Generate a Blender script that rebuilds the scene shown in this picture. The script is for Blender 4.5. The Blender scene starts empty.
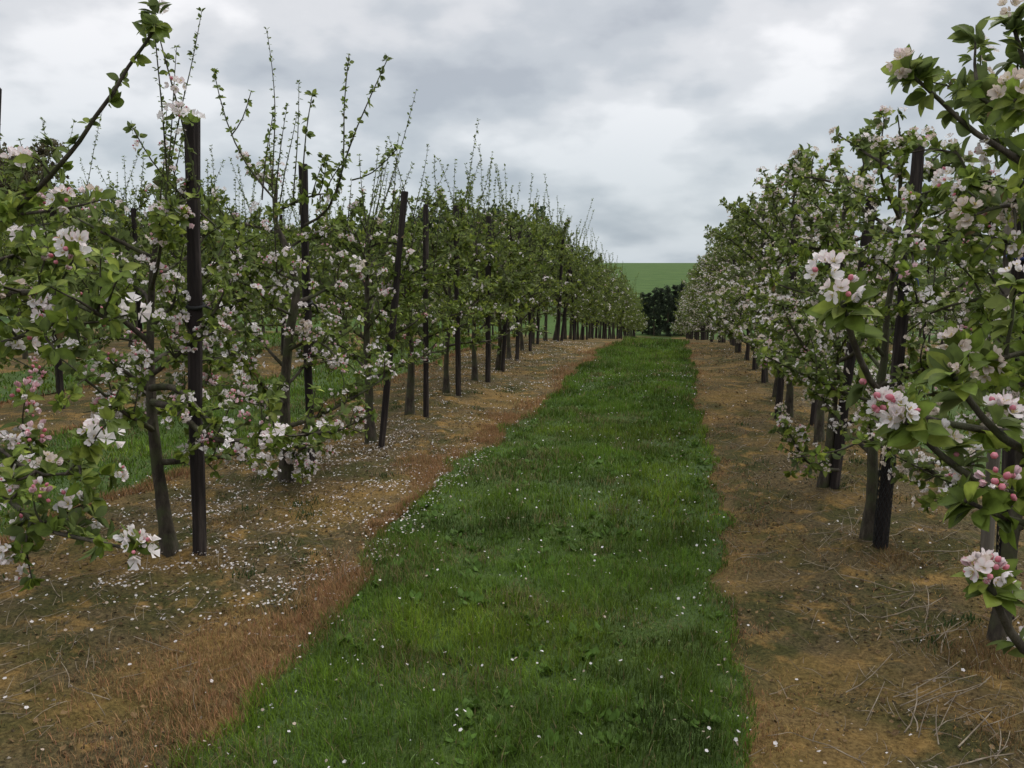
import bpy, math, random
import numpy as np
from math import radians as R, sin, cos, pi

SC = bpy.context.scene
C = SC.collection

# ------------------------------------------------------------------ camera, sky, sun, exposure
EYE = np.array([0.0, 0.0, 1.6]); F_PX = 870.0
PITCH, YAW = 7.98, 10.07
cam_d = bpy.data.cameras.new('camera'); cam = bpy.data.objects.new('camera', cam_d); C.objects.link(cam)
cam_d.sensor_width = 36.0; cam_d.lens = F_PX / 1024 * 36.0
cam_d.clip_start = 0.05; cam_d.clip_end = 3000
cam.location = EYE; cam.rotation_euler = (R(90 - PITCH), 0, R(YAW))
SC.camera = cam

world = bpy.data.worlds.new('World'); SC.world = world; world.use_nodes = True
SUN_EL, SUN_ROT = 52, 35
def build_sky():
    nt = world.node_tree; N = nt.nodes; L = nt.links; N.clear()
    out = N.new('ShaderNodeOutputWorld'); bg = N.new('ShaderNodeBackground'); bg.inputs['Strength'].default_value = 0.1
    sky = N.new('ShaderNodeTexSky'); sky.sky_type = 'NISHITA'; sky.sun_disc = False
    sky.sun_elevation = R(SUN_EL); sky.sun_rotation = R(SUN_ROT); sky.dust_density = 3.0
    tc = N.new('ShaderNodeTexCoord'); sp = N.new('ShaderNodeSeparateXYZ'); L.new(tc.outputs['Generated'], sp.inputs[0])
    def math_(op, a, b=None):
        m = N.new('ShaderNodeMath'); m.operation = op
        for i, v in enumerate((a, b)):
            if v is None: continue
            if isinstance(v, (int, float)): m.inputs[i].default_value = v
            else: L.new(v, m.inputs[i])
        return m.outputs[0]
    zz = math_('ADD', math_('MAXIMUM', sp.outputs['Z'], 0.0), 0.36)     # the cloud deck seen in perspective
    cx = math_('DIVIDE', sp.outputs['X'], zz); cy = math_('DIVIDE', sp.outputs['Y'], zz)
    cb = N.new('ShaderNodeCombineXYZ'); L.new(cx, cb.inputs[0]); L.new(cy, cb.inputs[1])
    def noise(scale, detail, off, dist=0.0):
        mp = N.new('ShaderNodeMapping'); mp.inputs['Location'].default_value = off; L.new(cb.outputs[0], mp.inputs[0])
        n = N.new('ShaderNodeTexNoise'); n.inputs['Scale'].default_value = scale; n.inputs['Detail'].default_value = detail
        n.inputs['Roughness'].default_value = 0.47; n.inputs['Distortion'].default_value = dist
        L.new(mp.outputs[0], n.inputs['Vector']); return n.outputs['Fac']
    def ramp(fac, stops):
        r = N.new('ShaderNodeValToRGB'); e = r.color_ramp.elements
        while len(e) < len(stops): e.new(0.5)
        for el, (p, c) in zip(e, stops): el.position = p; el.color = (*c, 1)
        r.color_ramp.interpolation = 'EASE'; L.new(fac, r.inputs[0]); return r.outputs[0]
    n1 = noise(2.0, 4.0, (3.7, 1.2, 0.0), 0.15); n2 = noise(5.2, 7.0, (8.1, 2.0, 4.0), 0.0)
    s = math_('ADD', math_('MULTIPLY', n1, 0.58), math_('MULTIPLY', n2, 0.42))
    deck = ramp(s, [(0.36, (0.43, 0.46, 0.51)), (0.44, (0.55, 0.58, 0.62)), (0.52, (0.71, 0.72, 0.745)), (0.60, (0.93, 0.925, 0.94))])
    low = ramp(s, [(0.36, (0.40, 0.465, 0.53)), (0.60, (0.62, 0.68, 0.73))])
    hz = N.new('ShaderNodeMapRange'); hz.inputs[1].default_value = 0.02; hz.inputs[2].default_value = 0.27; hz.interpolation_type = 'SMOOTHSTEP'
    L.new(sp.outputs['Z'], hz.inputs[0])
    def mix(f, a, b, t='MIX'):
        m = N.new('ShaderNodeMix'); m.data_type = 'RGBA'; m.blend_type = t
        if isinstance(f, float): m.inputs[0].default_value = f
        else: L.new(f, m.inputs[0])
        for s_, v in ((6, a), (7, b)):
            if isinstance(v, tuple): m.inputs[s_].default_value = (*v, 1)
            else: L.new(v, m.inputs[s_])
        return m.outputs[2]
    cl = mix(hz.outputs[0], low, deck)
    ov = N.new('ShaderNodeMapRange'); ov.inputs[1].default_value = 0.42; ov.inputs[2].default_value = 0.95; ov.inputs[3].default_value = 6.1; ov.inputs[4].default_value = 17.0; L.new(sp.outputs['Z'], ov.inputs[0])
    cl = mix(1.0, cl, ov.outputs[0], 'MULTIPLY')            # an overcast sky is brightest overhead
    col = mix(0.93, sky.outputs[0], cl)
    L.new(col, bg.inputs['Color']); L.new(bg.outputs[0], out.inputs['Surface'])
build_sky()
sun_d = bpy.data.lights.new('sun', 'SUN'); sun = bpy.data.objects.new('sun', sun_d); C.objects.link(sun)
sun_d.energy = 1.2; sun_d.angle = R(30); sun_d.color = (1, .96, .9)
sun.rotation_euler = (R(90 - SUN_EL), 0, R(180 - SUN_ROT))
vs = SC.view_settings; vs.view_transform = 'Standard'; vs.look = 'None'; vs.exposure = 0.78; vs.gamma = 1.0; vs.use_curve_mapping = False
SC.cycles.max_bounces = 6; SC.cycles.diffuse_bounces = 3; SC.cycles.transmission_bounces = 3; SC.cycles.glossy_bounces = 2

# ------------------------------------------------------------------ helpers: projection and noise
_f = np.array([-sin(R(YAW)) * cos(R(PITCH)), cos(R(YAW)) * cos(R(PITCH)), -sin(R(PITCH))])
_r = np.array([cos(R(YAW)), sin(R(YAW)), 0.0]); _u = np.cross(_r, _f)
def at(px, py, Y):                        # the point at distance Y along the rows that the photo shows at this pixel
    d = _f + _r * (px - 512) / F_PX + _u * (384 - py) / F_PX
    return EYE + d * (Y / d[1])

def vnoise(x, y, scale, seed):            # smooth lattice noise in 0..1
    x = np.asarray(x, float) / scale; y = np.asarray(y, float) / scale
    g = np.random.default_rng(seed).random((256, 256))
    xi = np.floor(x).astype(int); yi = np.floor(y).astype(int); fx = x - xi; fy = y - yi
    fx = fx * fx * (3 - 2 * fx); fy = fy * fy * (3 - 2 * fy)
    a = g[xi % 256, yi % 256]; b = g[(xi + 1) % 256, yi % 256]; c = g[xi % 256, (yi + 1) % 256]; d = g[(xi + 1) % 256, (yi + 1) % 256]
    return (a * (1 - fx) + b * fx) * (1 - fy) + (c * (1 - fx) + d * fx) * fy

ROWS = [-13.85, -10.1, -6.35, -2.58, 1.25, 5.05, 8.85]
def profile(Y):
    Y = np.asarray(Y, float)
    s = 0.085; z = np.zeros_like(Y)
    a = np.clip(Y - 14, 0, 7); z -= s * a * a / 14
    z -= s * np.clip(Y - 21, 0, 38)
    up = np.clip((Y - 74) / 200, 0, 1); z += 4.85 * np.sin(pi / 2 * up)
    z -= 0.02 * np.clip(Y - 285, 0, None)
    return z
def gz(x, y):
    x = np.asarray(x, float); y = np.asarray(y, float)
    z = profile(y)
    near = np.clip((70 - y) / 15, 0, 1)
    m = sum(np.exp(-((x - r) / 0.55) ** 2) for r in ROWS) * 0.04
    u = 0.02 * np.sin(x * 1.9 + 0.7 * y) + 0.02 * np.sin(y * 1.1 - x * 0.6 + 1) + 0.05 * (vnoise(x + 50, y + 50, 1.3, 5) - 0.5)
    d = np.min(np.abs(np.asarray(x)[..., None] - np.array(ROWS)[3:5]), -1); k = np.clip((1.15 - d) / .2, 0, 1) * np.clip((13 - y) / 3, 0, 1)
    rel = .034 * (vnoise(x + 40, y + 40, .13, 7) - .5) + .022 * (vnoise(x + 40, y + 40, .05, 8) - .5)
    return z + near * (m + u) + k * rel

def mesh(name, V, polys, mat, col=None, smooth=True):
    me = bpy.data.meshes.new(name)
    V = np.asarray(V, np.float32)
    polys = [np.asarray(p, np.int32) for p in polys if len(p)]
    loops = np.concatenate([p.ravel() for p in polys]); tot = np.concatenate([np.full(len(p), p.shape[1], np.int32) for p in polys])
    st = np.concatenate([[0], np.cumsum(tot)[:-1]]).astype(np.int32)
    me.vertices.add(len(V)); me.vertices.foreach_set('co', V.ravel())
    me.loops.add(len(loops)); me.loops.foreach_set('vertex_index', loops)
    me.polygons.add(len(tot)); me.polygons.foreach_set('loop_start', st); me.polygons.foreach_set('loop_total', tot)
    me.polygons.foreach_set('use_smooth', np.full(len(tot), smooth, bool))
    me.update(calc_edges=True)
    if col is not None:
        a = me.color_attributes.new('col', 'FLOAT_COLOR', 'POINT')
        c4 = np.ones((len(V), 4), np.float32); c4[:, :3] = col; a.data.foreach_set('color', c4.ravel())
    me.materials.append(mat); me.validate()
    return me

def obj(name, me, parent=None, loc=None, rot=None):
    o = bpy.data.objects.new(name, me); C.objects.link(o)
    if parent: o.parent = parent
    if loc is not None: o.location = loc
    if rot is not None: o.rotation_euler = rot
    return o
def tag(o, label=None, cat=None, group=None, kind=None):
    if label: o['label'] = label
    if cat: o['category'] = cat
    if group: o['group'] = group
    if kind: o['kind'] = kind
    return o
def copy_tree(o, parent=None):
    c = o.copy(); C.objects.link(c); c.parent = parent
    for ch in list(o.children): copy_tree(ch, c)
    return c

class MB:                                 # collects pieces of one mesh
    def __init__(s): s.V = []; s.P = {}; s.C = []; s.n = 0
    def add(s, V, polys, col=None):
        V = np.asarray(V, float)
        for p in polys:
            p = np.asarray(p, int)
            if len(p): s.P.setdefault(p.shape[1], []).append(p + s.n)
        s.V.append(V); s.n += len(V)
        s.C.append(np.broadcast_to(np.asarray((.5, .5, .5) if col is None else col, float), (len(V), 3)))
    def mesh(s, name, mat, smooth=True, colour=True):
        return mesh(name, np.concatenate(s.V), [np.concatenate(v) for v in s.P.values()], mat, np.concatenate(s.C) if colour else None, smooth)

def tube(pts, rad, sides=6, cap=True, rough=0.0, rng=None):
    P = np.asarray(pts, float); n = len(P); rad = np.asarray(rad, float)
    T = np.gradient(P, axis=0); T /= np.linalg.norm(T, axis=1)[:, None] + 1e-9
    ref = np.array([1.0, 0, 0]) if abs(T[0, 0]) < 0.8 else np.array([0, 1.0, 0])
    a = np.linspace(0, 2 * pi, sides, endpoint=False); V = []
    for i in range(n):
        u = ref - T[i] * ref.dot(T[i]); u /= np.linalg.norm(u) + 1e-9; ref = u; w = np.cross(T[i], u)
        rr = rad[i] * (np.ones(sides) if rng is None else 1 + rough * rng.uniform(-1, 1, sides))
        V.append(P[i] + rr[:, None] * (np.cos(a)[:, None] * u + np.sin(a)[:, None] * w))
    V = np.concatenate(V); k = np.arange(sides); k2 = (k + 1) % sides
    Q = np.concatenate([np.stack([i * sides + k, i * sides + k2, (i + 1) * sides + k2, (i + 1) * sides + k], 1) for i in range(n - 1)])
    polys = [Q]
    if cap:
        V = np.vstack([V, P[-1]]); c = len(V) - 1; o = (n - 1) * sides
        polys.append(np.stack([o + k, o + k2, np.full(sides, c)], 1))
    return V, polys

def inst(tv, tp, pos, X, Y, Z, size, col):      # numpy copies of a template: one mesh's worth of leaves, petals or blades
    n, k = len(pos), len(tv)
    s = np.broadcast_to(np.asarray(size, float).reshape(-1, 1, 1), (n, 1, 1))
    V = pos[:, None, :] + s * (tv[None, :, 0:1] * X[:, None, :] + tv[None, :, 1:2] * Y[:, None, :] + tv[None, :, 2:3] * Z[:, None, :])
    off = (np.arange(n) * k)[:, None, None]
    polys = [(p[None] + off).reshape(-1, p.shape[1]) for p in tp]
    c = np.asarray(col, float); c = np.repeat(c[:, None, :], k, 1) if c.ndim == 2 else c
    return V.reshape(-1, 3), polys, c.reshape(-1, 3)
def unit(v): return v / (np.linalg.norm(v, axis=-1, keepdims=True) + 1e-9)

# ------------------------------------------------------------------ materials
def new_mat(name):
    m = bpy.data.materials.new(name); m.use_nodes = True; nt = m.node_tree; nt.nodes.clear()
    o = nt.nodes.new('ShaderNodeOutputMaterial'); return m, nt.nodes, nt.links, o
def leafy(name, transl, rough=0.5, spec=0.3, under=None, vary=0.25):
    m, N, L, o = new_mat(name)
    at_ = N.new('ShaderNodeAttribute'); at_.attribute_name = 'col'
    tc = N.new('ShaderNodeTexCoord'); nz = N.new('ShaderNodeTexNoise'); nz.inputs['Scale'].default_value = 55; nz.inputs['Detail'].default_value = 3
    L.new(tc.outputs['Object'], nz.inputs['Vector'])
    mr = N.new('ShaderNodeMapRange'); mr.inputs[1].default_value = .3; mr.inputs[2].default_value = .7; mr.inputs[3].default_value = 1 - vary; mr.inputs[4].default_value = 1 + vary; L.new(nz.outputs['Fac'], mr.inputs[0])
    mu = N.new('ShaderNodeMix'); mu.data_type = 'RGBA'; mu.blend_type = 'MULTIPLY'; mu.inputs[0].default_value = 1
    L.new(at_.outputs['Color'], mu.inputs[6]); L.new(mr.outputs[0], mu.inputs[7]); c = mu.outputs[2]
    if under:                              # the downy paler underside of the leaf
        g = N.new('ShaderNodeNewGeometry'); mx = N.new('ShaderNodeMix'); mx.data_type = 'RGBA'
        f = N.new('ShaderNodeMath'); f.operation = 'MULTIPLY'; f.inputs[1].default_value = 0.55; L.new(g.outputs['Backfacing'], f.inputs[0])
        L.new(f.outputs[0], mx.inputs[0]); L.new(c, mx.inputs[6]); mx.inputs[7].default_value = (*under, 1); c = mx.outputs[2]
    b = N.new('ShaderNodeBsdfPrincipled'); b.inputs['Roughness'].default_value = rough; b.inputs['Specular IOR Level'].default_value = spec
    t = N.new('ShaderNodeBsdfTranslucent'); ms = N.new('ShaderNodeMixShader'); ms.inputs[0].default_value = transl
    L.new(c, b.inputs['Base Color']); L.new(c, t.inputs['Color']); L.new(b.outputs[0], ms.inputs[1]); L.new(t.outputs[0], ms.inputs[2]); L.new(ms.outputs[0], o.inputs[0])
    return m
M_LEAF = leafy('apple_leaf', 0.45, 0.5, 0.18, under=(0.125, 0.155, 0.075))
M_PETAL = leafy('petal', 0.35, 0.6, 0.2, vary=0.08)
M_GRASS = leafy('grass_blade', 0.3, 0.6, 0.12, vary=0.2)
M_DRY = leafy('dry_grass', 0.15, 0.8, 0.1, vary=0.25)
M_NEEDLE = leafy('far_foliage', 0.2, 0.7, 0.15, vary=0.3)

def rough_mat(name, stops, scale, detail=6, bump=0.4, rough=0.9, stretch=(1, 1, 1), scale2=None, tint=None):
    m, N, L, o = new_mat(name)
    tc = N.new('ShaderNodeTexCoord'); mp = N.new('ShaderNodeMapping'); mp.inputs['Scale'].default_value = stretch; L.new(tc.outputs['Object'], mp.inputs[0])
    n = N.new('ShaderNodeTexNoise'); n.inputs['Scale'].default_value = scale; n.inputs['Detail'].default_value = detail; n.inputs['Roughness'].default_value = 0.65
    L.new(mp.outputs[0], n.inputs['Vector'])
    r = N.new('ShaderNodeValToRGB'); e = r.color_ramp.elements
    while len(e) < len(stops): e.new(0.5)
    for el, (p, c) in zip(e, stops): el.position = p; el.color = (*c, 1)
    L.new(n.outputs['Fac'], r.inputs[0]); c = r.outputs[0]
    if tint:
        n2 = N.new('ShaderNodeTexNoise'); n2.inputs['Scale'].default_value = scale2; n2.inputs['Detail'].default_value = 4; L.new(tc.outputs['Object'], n2.inputs['Vector'])
        mr = N.new('ShaderNodeMapRange'); mr.inputs[1].default_value = 0.45; mr.inputs[2].default_value = 0.62; L.new(n2.outputs['Fac'], mr.inputs[0])
        mx = N.new('ShaderNodeMix'); mx.data_type = 'RGBA'; L.new(mr.outputs[0], mx.inputs[0]); L.new(c, mx.inputs[6]); mx.inputs[7].default_value = (*tint, 1); c = mx.outputs[2]
    b = N.new('ShaderNodeBsdfPrincipled'); b.inputs['Roughness'].default_value = rough; b.inputs['Specular IOR Level'].default_value = 0.2
    bp = N.new('ShaderNodeBump'); bp.inputs['Strength'].default_value = bump; bp.inputs['Distance'].default_value = 0.02
    L.new(n.outputs['Fac'], bp.inputs['Height']); L.new(bp.outputs[0], b.inputs['Normal']); L.new(c, b.inputs['Base Color']); L.new(b.outputs[0], o.inputs[0])
    return m
M_BARK = rough_mat('apple_bark', [(0.3, (0.022, 0.018, 0.014)), (0.5, (0.055, 0.045, 0.033)), (0.7, (0.115, 0.098, 0.074))], 26, bump=0.8, stretch=(1, 1, .35), scale2=9, tint=(0.058, 0.062, 0.030))
M_POST = rough_mat('dark_post_wood', [(0.3, (0.010, 0.008, 0.008)), (0.52, (0.026, 0.020, 0.018)), (0.72, (0.085, 0.068, 0.058))], 22, bump=0.7, stretch=(1, 1, .08))
M_GREYPOST = rough_mat('grey_post_wood', [(0.3, (0.08, 0.068, 0.055)), (0.55, (0.15, 0.13, 0.105)), (0.75, (0.22, 0.195, 0.16))], 22, bump=0.7, stretch=(1, 1, .08))
M_TWIG = rough_mat('dead_twig', [(0.3, (0.07, 0.055, 0.04)), (0.5, (0.20, 0.16, 0.115)), (0.7, (0.38, 0.32, 0.24))], 14, bump=0.3)
M_BLUE = rough_mat('blue_tie', [(0.3, (0.02, 0.03, 0.12)), (0.7, (0.04, 0.06, 0.2))], 30, bump=0.1, rough=0.6)
M_BLACK = rough_mat('black_netting', [(0.3, (0.012, 0.012, 0.012)), (0.7, (0.03, 0.03, 0.03))], 30, bump=0.1, rough=0.6)

def ground_mat():
    m, N, L, o = new_mat('orchard_soil')
    tc = N.new('ShaderNodeTexCoord')
    def noise(scale, detail, off=(0, 0, 0), rough=0.6):
        mp = N.new('ShaderNodeMapping'); mp.inputs['Location'].default_value = off; L.new(tc.outputs['Object'], mp.inputs[0])
        n = N.new('ShaderNodeTexNoise'); n.inputs['Scale'].default_value = scale; n.inputs['Detail'].default_value = detail; n.inputs['Roughness'].default_value = rough
        L.new(mp.outputs[0], n.inputs['Vector']); return n.outputs['Fac']
    def rng(v, a, b):
        r = N.new('ShaderNodeMapRange'); r.inputs[1].default_value = a; r.inputs[2].default_value = b; L.new(v, r.inputs[0]); return r.outputs[0]
    def mix(f, a, b, t='MIX'):
        x = N.new('ShaderNodeMix'); x.data_type = 'RGBA'; x.blend_type = t
        if isinstance(f, float): x.inputs[0].default_value = f
        else: L.new(f, x.inputs[0])
        for k, v in ((6, a), (7, b)):
            if isinstance(v, tuple): x.inputs[k].default_value = (*v, 1)
            else: L.new(v, x.inputs[k])
        return x.outputs[2]
    fine = noise(55, 8, (1, 2, 3), 0.7); mid = noise(2.1, 6, (4, 0, 0)); big = noise(0.8, 4, (0, 7, 0)); mid2 = noise(5, 6, (9, 3, 1))
    base = mix(rng(fine, .35, .65), (0.028, 0.022, 0.011), (0.15, 0.112, 0.054))
    moss = mix(rng(fine, .35, .65), (0.024, 0.025, 0.008), (0.085, 0.078, 0.026))
    dry = mix(rng(fine, .35, .68), (0.11, 0.066, 0.021), (0.31, 0.195, 0.066))
    c = mix(rng(mid, .44, .58), base, moss)
    c = mix(rng(mid2, .53, .66), c, dry)
    c = mix(rng(big, .5, .62), c, mix(0.6, c, dry))
    sp = N.new('ShaderNodeSeparateXYZ'); L.new(tc.outputs['Object'], sp.inputs[0])
    fld = mix(rng(noise(0.35, 6, (0, 0, 5)), .35, .65), (0.038, 0.072, 0.016), (0.056, 0.094, 0.023))
    far = N.new('ShaderNodeMapRange'); far.inputs[1].default_value = 60; far.inputs[2].default_value = 62; L.new(sp.outputs['Y'], far.inputs[0])
    c = mix(far.outputs[0], c, fld)
    b = N.new('ShaderNodeBsdfPrincipled'); b.inputs['Roughness'].default_value = 0.95; b.inputs['Specular IOR Level'].default_value = 0.1
    bp = N.new('ShaderNodeBump'); bp.inputs['Strength'].default_value = 0.9; bp.inputs['Distance'].default_value = 0.02
    L.new(fine, bp.inputs['Height']); L.new(bp.outputs[0], b.inputs['Normal']); L.new(c, b.inputs['Base Color']); L.new(b.outputs[0], o.inputs[0])
    return m
M_GROUND = ground_mat()
M_TURF = rough_mat('turf', [(0.3, (0.02, 0.034, 0.006)), (0.5, (0.038, 0.066, 0.010)), (0.7, (0.07, 0.10, 0.02))], 30, bump=0.9, scale2=1.2, tint=(0.045, 0.075, 0.02))

# ------------------------------------------------------------------ ground
def grid(xs, ys, zf):
    X, Y = np.meshgrid(xs, ys); V = np.stack([X.ravel(), Y.ravel(), zf(X.ravel(), Y.ravel())], 1)
    nx, ny = len(xs), len(ys); i = np.arange(nx - 1)[None] + (np.arange(ny - 1) * nx)[:, None]; i = i.ravel()
    return V, [np.stack([i, i + 1, i + nx + 1, i + nx], 1)]
xs = np.concatenate([-np.geomspace(900, 17, 22), np.arange(-16, 12, 0.16), np.geomspace(13, 900, 22)])
ys = np.concatenate([np.arange(-6, 30, 0.16), np.arange(30, 60, 0.4), np.arange(60, 80, 1.0), np.geomspace(80, 900, 60)])
V, P = grid(xs, ys, gz)
tag(obj('ground', mesh('ground', V, P, M_GROUND)), kind='structure')

for r_ in (3, 4):
    V, P = grid(ROWS[r_] + np.arange(-1.25, 1.26, 0.025), np.arange(1.6, 12, 0.03), lambda x, y: gz(x, y) + .004)
    tag(obj('bare_strip', mesh('bare_strip', V, P, M_GROUND)), kind='structure')
ALLEYS = [(-13.0, -11.2), (-9.25, -7.4), (-5.5, -3.68), (-1.52, 0.40), (2.2, 4.1), (6.0, 7.9)]
def edge_l(y, k): return ALLEYS[k][0] + (.5 * np.clip((np.asarray(y) - 6) / 12.7, 0, 1) if k == 3 else 0) + 0.22 * (vnoise(y, k * 9.0, 0.9, 21) - 0.5) + 0.14 * (vnoise(y, k * 5.0, 0.27, 22) - 0.5)
def edge_r(y, k): return ALLEYS[k][1] - (0.13 * np.exp(-((np.asarray(y) - 2.4) / 1.7) ** 2) + .04 if k == 3 else 0) + 0.16 * (vnoise(y, k * 9.0, 0.9, 23) - 0.5) + 0.14 * (vnoise(y, k * 5.0, 0.27, 24) - 0.5)
for k in range(len(ALLEYS)):
    yy = np.arange(-2, 61, 0.16); t = np.linspace(0, 1, 13)
    A, B = edge_l(yy, k), edge_r(yy, k)
    X = A[:, None] + (B - A)[:, None] * t[None]; Y = np.repeat(yy[:, None], 13, 1)
    Z = gz(X.ravel(), Y.ravel()) + 0.012; Vv = np.stack([X.ravel(), Y.ravel(), Z], 1)
    i = (np.arange(12)[None] + (np.arange(len(yy) - 1) * 13)[:, None]).ravel()
    tag(obj('grass_path', mesh('grass_path', Vv, [np.stack([i, i + 1, i + 14, i + 13], 1)], M_TURF)), kind='structure')

# ------------------------------------------------------------------ grass, dry grass, petals, twigs
BL_V = np.array([[-.5, 0, 0], [.5, 0, 0], [-.4, 0.1, .5], [.4, 0.1, .5], [0, 0.38, 1.0]])
BL_P = [np.array([[0, 1, 3, 2]]), np.array([[2, 3, 4]])]
def blades(rng, x, y, h, w, lean, col, dz=0.0):
    n = len(x); z = gz(x, y) + dz; pos = np.stack([x, y, z], 1)
    a = rng.uniform(0, 2 * pi, n); X = np.stack([np.cos(a), np.sin(a), 0 * a], 1); Yd = np.stack([-np.sin(a), np.cos(a), 0 * a], 1)
    Zd = np.tile([0, 0, 1.0], (n, 1))
    w = np.broadcast_to(w, (n,)); h = np.broadcast_to(h, (n,)); lean = np.broadcast_to(lean, (n,))
    return inst(BL_V, BL_P, pos, X * w[:, None], Yd * (h * lean)[:, None], Zd * (h * np.sqrt(np.clip(1 - (0.38 * lean) ** 2, .15, 1)))[:, None], 1.0, col)
def scatter(rng, n, y0, y1, k, over=0.03):
    y = rng.uniform(y0, y1, n); A, B = edge_l(y, k) - over, edge_r(y, k) + over
    return A + (B - A) * rng.random(n), y
def grass_colour(rng, x, y):
    n = len(x); c = np.tile([0.064, 0.112, 0.011], (n, 1))
    p = vnoise(x, y, 0.55, 31); q = vnoise(x, y, 0.16, 32); r = vnoise(x + 9, y, 0.9, 33)
    c = c * (0.22 + 0.75 * p + 0.95 * q)[:, None]
    yel = np.clip((r - 0.5) * 2.2, 0, 1)[:, None]; c = c * (1 - yel) + yel * c * np.array([1.5, 1.22, 1.0])
    straw = (rng.random(n) < 0.05 + 0.30 * (vnoise(x, y + 20, 0.33, 35) > 0.72))[:, None]
    c = np.where(straw, np.array([0.19, 0.15, 0.07]) * rng.uniform(.6, 1.2, (n, 1)), c)
    hi = (rng.random(n) < .07)[:, None]; c = np.where(hi, np.array([.13, .20, .055]), c)
    return c * rng.uniform(0.5, 1.5, (n, 1))
def make_grass():
    rng = np.random.default_rng(1); mb = MB()
    for k, n, y0, y1, hh, ww in ((3, 60000, 2.2, 5.0, .055, .0032), (3, 52000, 5.0, 10.0, .06, .0050), (3, 36000, 10, 17, .06, .009), (3, 18000, 17, 24, .07, .015),
                                 (2, 26000, 3.2, 10, .065, .008), (2, 14000, 10, 24, .07, .014), (1, 9000, 6, 24, .08, .018), (4, 8000, 6, 24, .08, .016), (5, 4000, 12, 26, .08, .02), (0, 4000, 12, 26, .08, .02)):
        x, y = scatter(rng, n, y0, y1, k)
        tuft = vnoise(x, y, 0.13, 41) * 0.7 + vnoise(x, y, 0.45, 42) * 0.6
        h = hh * .82 * (0.25 + 1.5 * tuft ** 1.4) * rng.uniform(.6, 1.25, n)
        d = np.exp(-((x - at(590, 470, 6.9)[0]) / .22) ** 2 - ((y - 6.9) / .25) ** 2); h *= 1 + .7 * d
        V, P, c = blades(rng, x, y, h, ww * rng.uniform(.7, 1.3, n), rng.uniform(.5, 2.62, n), grass_colour(rng, x, y), 0.008)
        mb.add(V, P, c)
    tag(obj('grass', mb.mesh('grass', M_GRASS)), 'mown green grass growing along the paths between the tree rows', 'grass', kind='stuff')
make_grass()

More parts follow.
